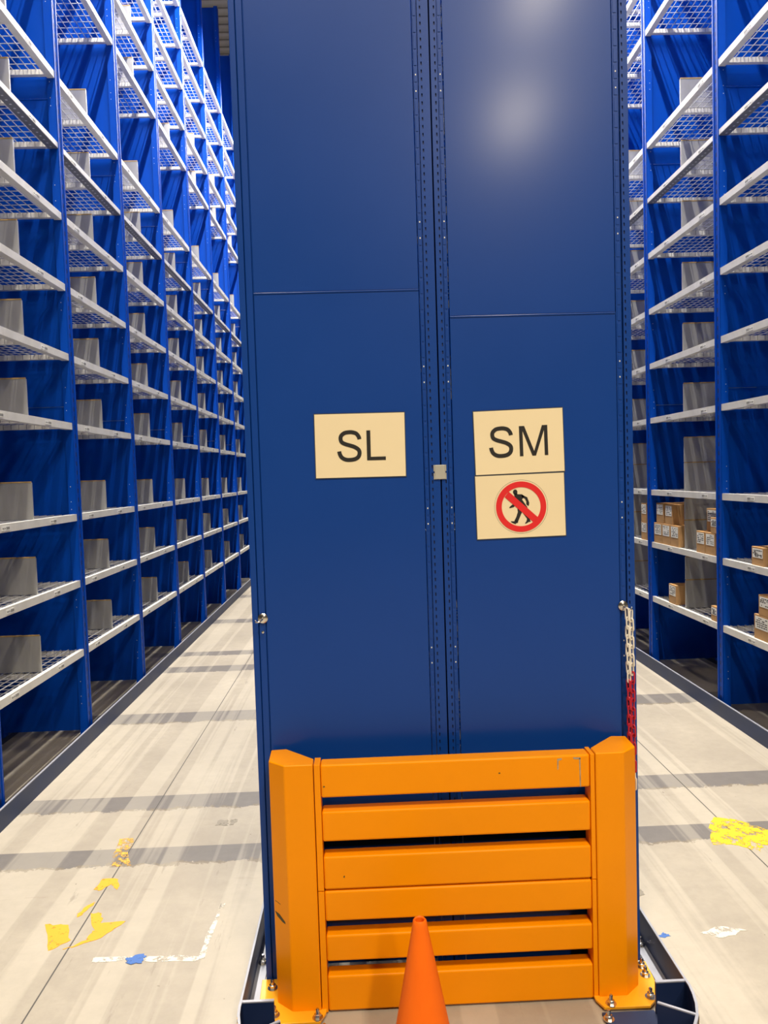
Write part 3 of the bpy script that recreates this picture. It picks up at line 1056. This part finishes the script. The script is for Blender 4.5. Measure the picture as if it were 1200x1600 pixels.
# ------------------------------------------------------------------ floor markings
def blob(name, label, cat, polys, mat, z=0.0, h=0.0012):
    f = MB()
    cx = sum(p[0] for q in polys for p in q) / sum(len(q) for q in polys)
    cy = sum(p[1] for q in polys for p in q) / sum(len(q) for q in polys)
    rnd = random.Random(hash(round(cx * 1000)) & 1023)
    for q in polys:
        pts = []
        n = len(q)
        for k in range(n):
            a, b = Vector(q[k]), Vector(q[(k + 1) % n])
            m_ = 5
            for j in range(m_):
                p = a.lerp(b, j / m_)
                pts.append((p.x - cx + rnd.uniform(-.006, .006), p.y - cy + rnd.uniform(-.006, .006)))
        area = sum(pts[k][0] * pts[(k + 1) % len(pts)][1] - pts[(k + 1) % len(pts)][0] * pts[k][1] for k in range(len(pts)))
        if area < 0: pts.reverse()
        f.prism(pts, 0.0002, h)
    o = f.build(name, mat)
    o.location = (cx, cy, z)
    return tag(o, label, cat)
blob('floor_marking', 'solid yellow paint patch on the floor at the lower left', 'floor marking',
     [[(-1.304, 2.909), (-1.205, 2.905), (-1.165, 2.80), (-1.215, 2.735)]], M['yellow_mark'])
blob('floor_marking', 'torn yellow arrow-shaped paint on the left aisle floor', 'floor marking',
     [[(-1.15, 2.97), (-1.10, 2.975), (-1.085, 2.90), (-0.985, 2.905), (-1.05, 2.81), (-1.14, 2.755), (-1.17, 2.74), (-1.10, 2.80), (-1.095, 2.86)],
      [(-1.205, 2.98), (-1.16, 3.06), (-1.155, 3.03), (-1.19, 2.95)]], M['yellow_mark'])
blob('floor_marking', 'yellow paint blot on the joint above the torn arrow', 'floor marking',
     [[(-1.20, 3.15), (-1.19, 3.235), (-1.13, 3.24), (-1.10, 3.17), (-1.10, 3.14), (-1.14, 3.185), (-1.17, 3.14)]], M['yellow_mark'])
blob('floor_marking', 'flaked yellow paint where the left joint meets the grey band', 'floor marking',
     [[(-1.235, 3.60), (-1.16, 3.60), (-1.155, 3.48), (-1.10, 3.34), (-1.19, 3.335), (-1.215, 3.46)]], M['yellow_faint'])
blob('floor_marking', 'worn white L-shaped line on the left aisle floor', 'floor marking',
     [[(-1.035, 2.690), (-0.655, 2.668), (-0.637, 3.00), (-0.618, 3.00), (-0.632, 2.660), (-0.655, 2.642), (-1.035, 2.662)]], M['white_mark'])
blob('floor_marking', 'small blue smear on the worn white line', 'floor marking',
     [[(-0.915, 2.672), (-0.86, 2.695), (-0.845, 2.675), (-0.85, 2.635), (-0.90, 2.645)]], M['blue_mark'], 0.0012)
blob('floor_marking', 'bright yellow triangular paint on the right aisle floor', 'floor marking',
     [[(1.525, 3.30), (1.60, 3.50), (1.66, 3.56), (1.73, 3.535), (1.84, 3.42), (1.98, 3.30), (1.84, 3.285), (1.74, 3.27), (1.70, 3.21), (1.63, 3.285)]], M['yellow_bright'])
blob('floor_marking', 'small blue dab beside the right guide rail', 'floor marking',
     [[(1.015, 2.665), (1.055, 2.675), (1.065, 2.655), (1.02, 2.645)]], M['blue_mark'])
blob('floor_marking', 'faint white splash on the right aisle floor', 'floor marking',
     [[(1.18, 2.66), (1.26, 2.70), (1.36, 2.67), (1.26, 2.63)]], M['white_mark'])
blob('floor_stain', 'grey oval stain on the floor right of the barrier', 'stain',
     [[(1.005, 2.96), (1.03, 2.99), (1.07, 2.97), (1.075, 2.92), (1.045, 2.915), (1.02, 2.935)]], M['grey_mark'])
blob('floor_stain', 'grey square scuff between the grey bands, left aisle', 'stain',
     [[(-0.79, 3.76), (-0.79, 3.70), (-0.735, 3.695), (-0.735, 3.755)], [(-0.725, 3.755), (-0.69, 3.76), (-0.70, 3.70), (-0.72, 3.70)]], M['grey_mark'])

# ------------------------------------------------------------------ lamps
def lamp(x, y, z, power, colour, w, l, label, group):
    root = thing('pendant_lamp', label, 'lamp', (x, y, z), group)
    f = MB()
    f.box(-w / 2 - 0.03, w / 2 + 0.03, -l / 2 - 0.02, l / 2 + 0.02, 0.01, 0.09)
    f.build('housing', M['lampbody'], root, bevel=0.006)
    f = MB()
    for yy in (-l / 3, l / 3):
        f.box(-0.003, 0.003, yy - 0.003, yy + 0.003, 0.09, 11.5 - z)
    f.build('hanger', M['steel'], root)
    ld = bpy.data.lights.new('lamp_light', 'AREA')
    ld.shape = 'RECTANGLE'
    ld.size = w
    ld.size_y = l
    ld.energy = power
    ld.color = colour
    ld.spread = math.radians(170)
    lo = bpy.data.objects.new('lamp_light', ld)
    COL.objects.link(lo)
    lo.parent = root
    lo.location = (0, 0, 0)
    return root
for x, y in AISLE_LAMPS:
    lamp(x, y, AISLE_LAMP_Z, AISLE_POWER, AISLE_COLOUR, 0.06, 1.55,
         '%s linear white lamp along the %s aisle' % (ORD[int(round((y - 3.4) / 1.75))], 'left' if x < 0 else 'right'), 'lamps over the %s aisle' % ('left' if x < 0 else 'right'))
for (x, y, z, p), wh in zip(HALL_LAMPS, ('far right', 'near right', 'left overhead', 'right overhead')):
    lamp(x, y, z, p, HALL_COLOUR, 0.45, 1.3, '%s wide white lamp over the cross aisle' % wh, 'lamps over the cross aisle')
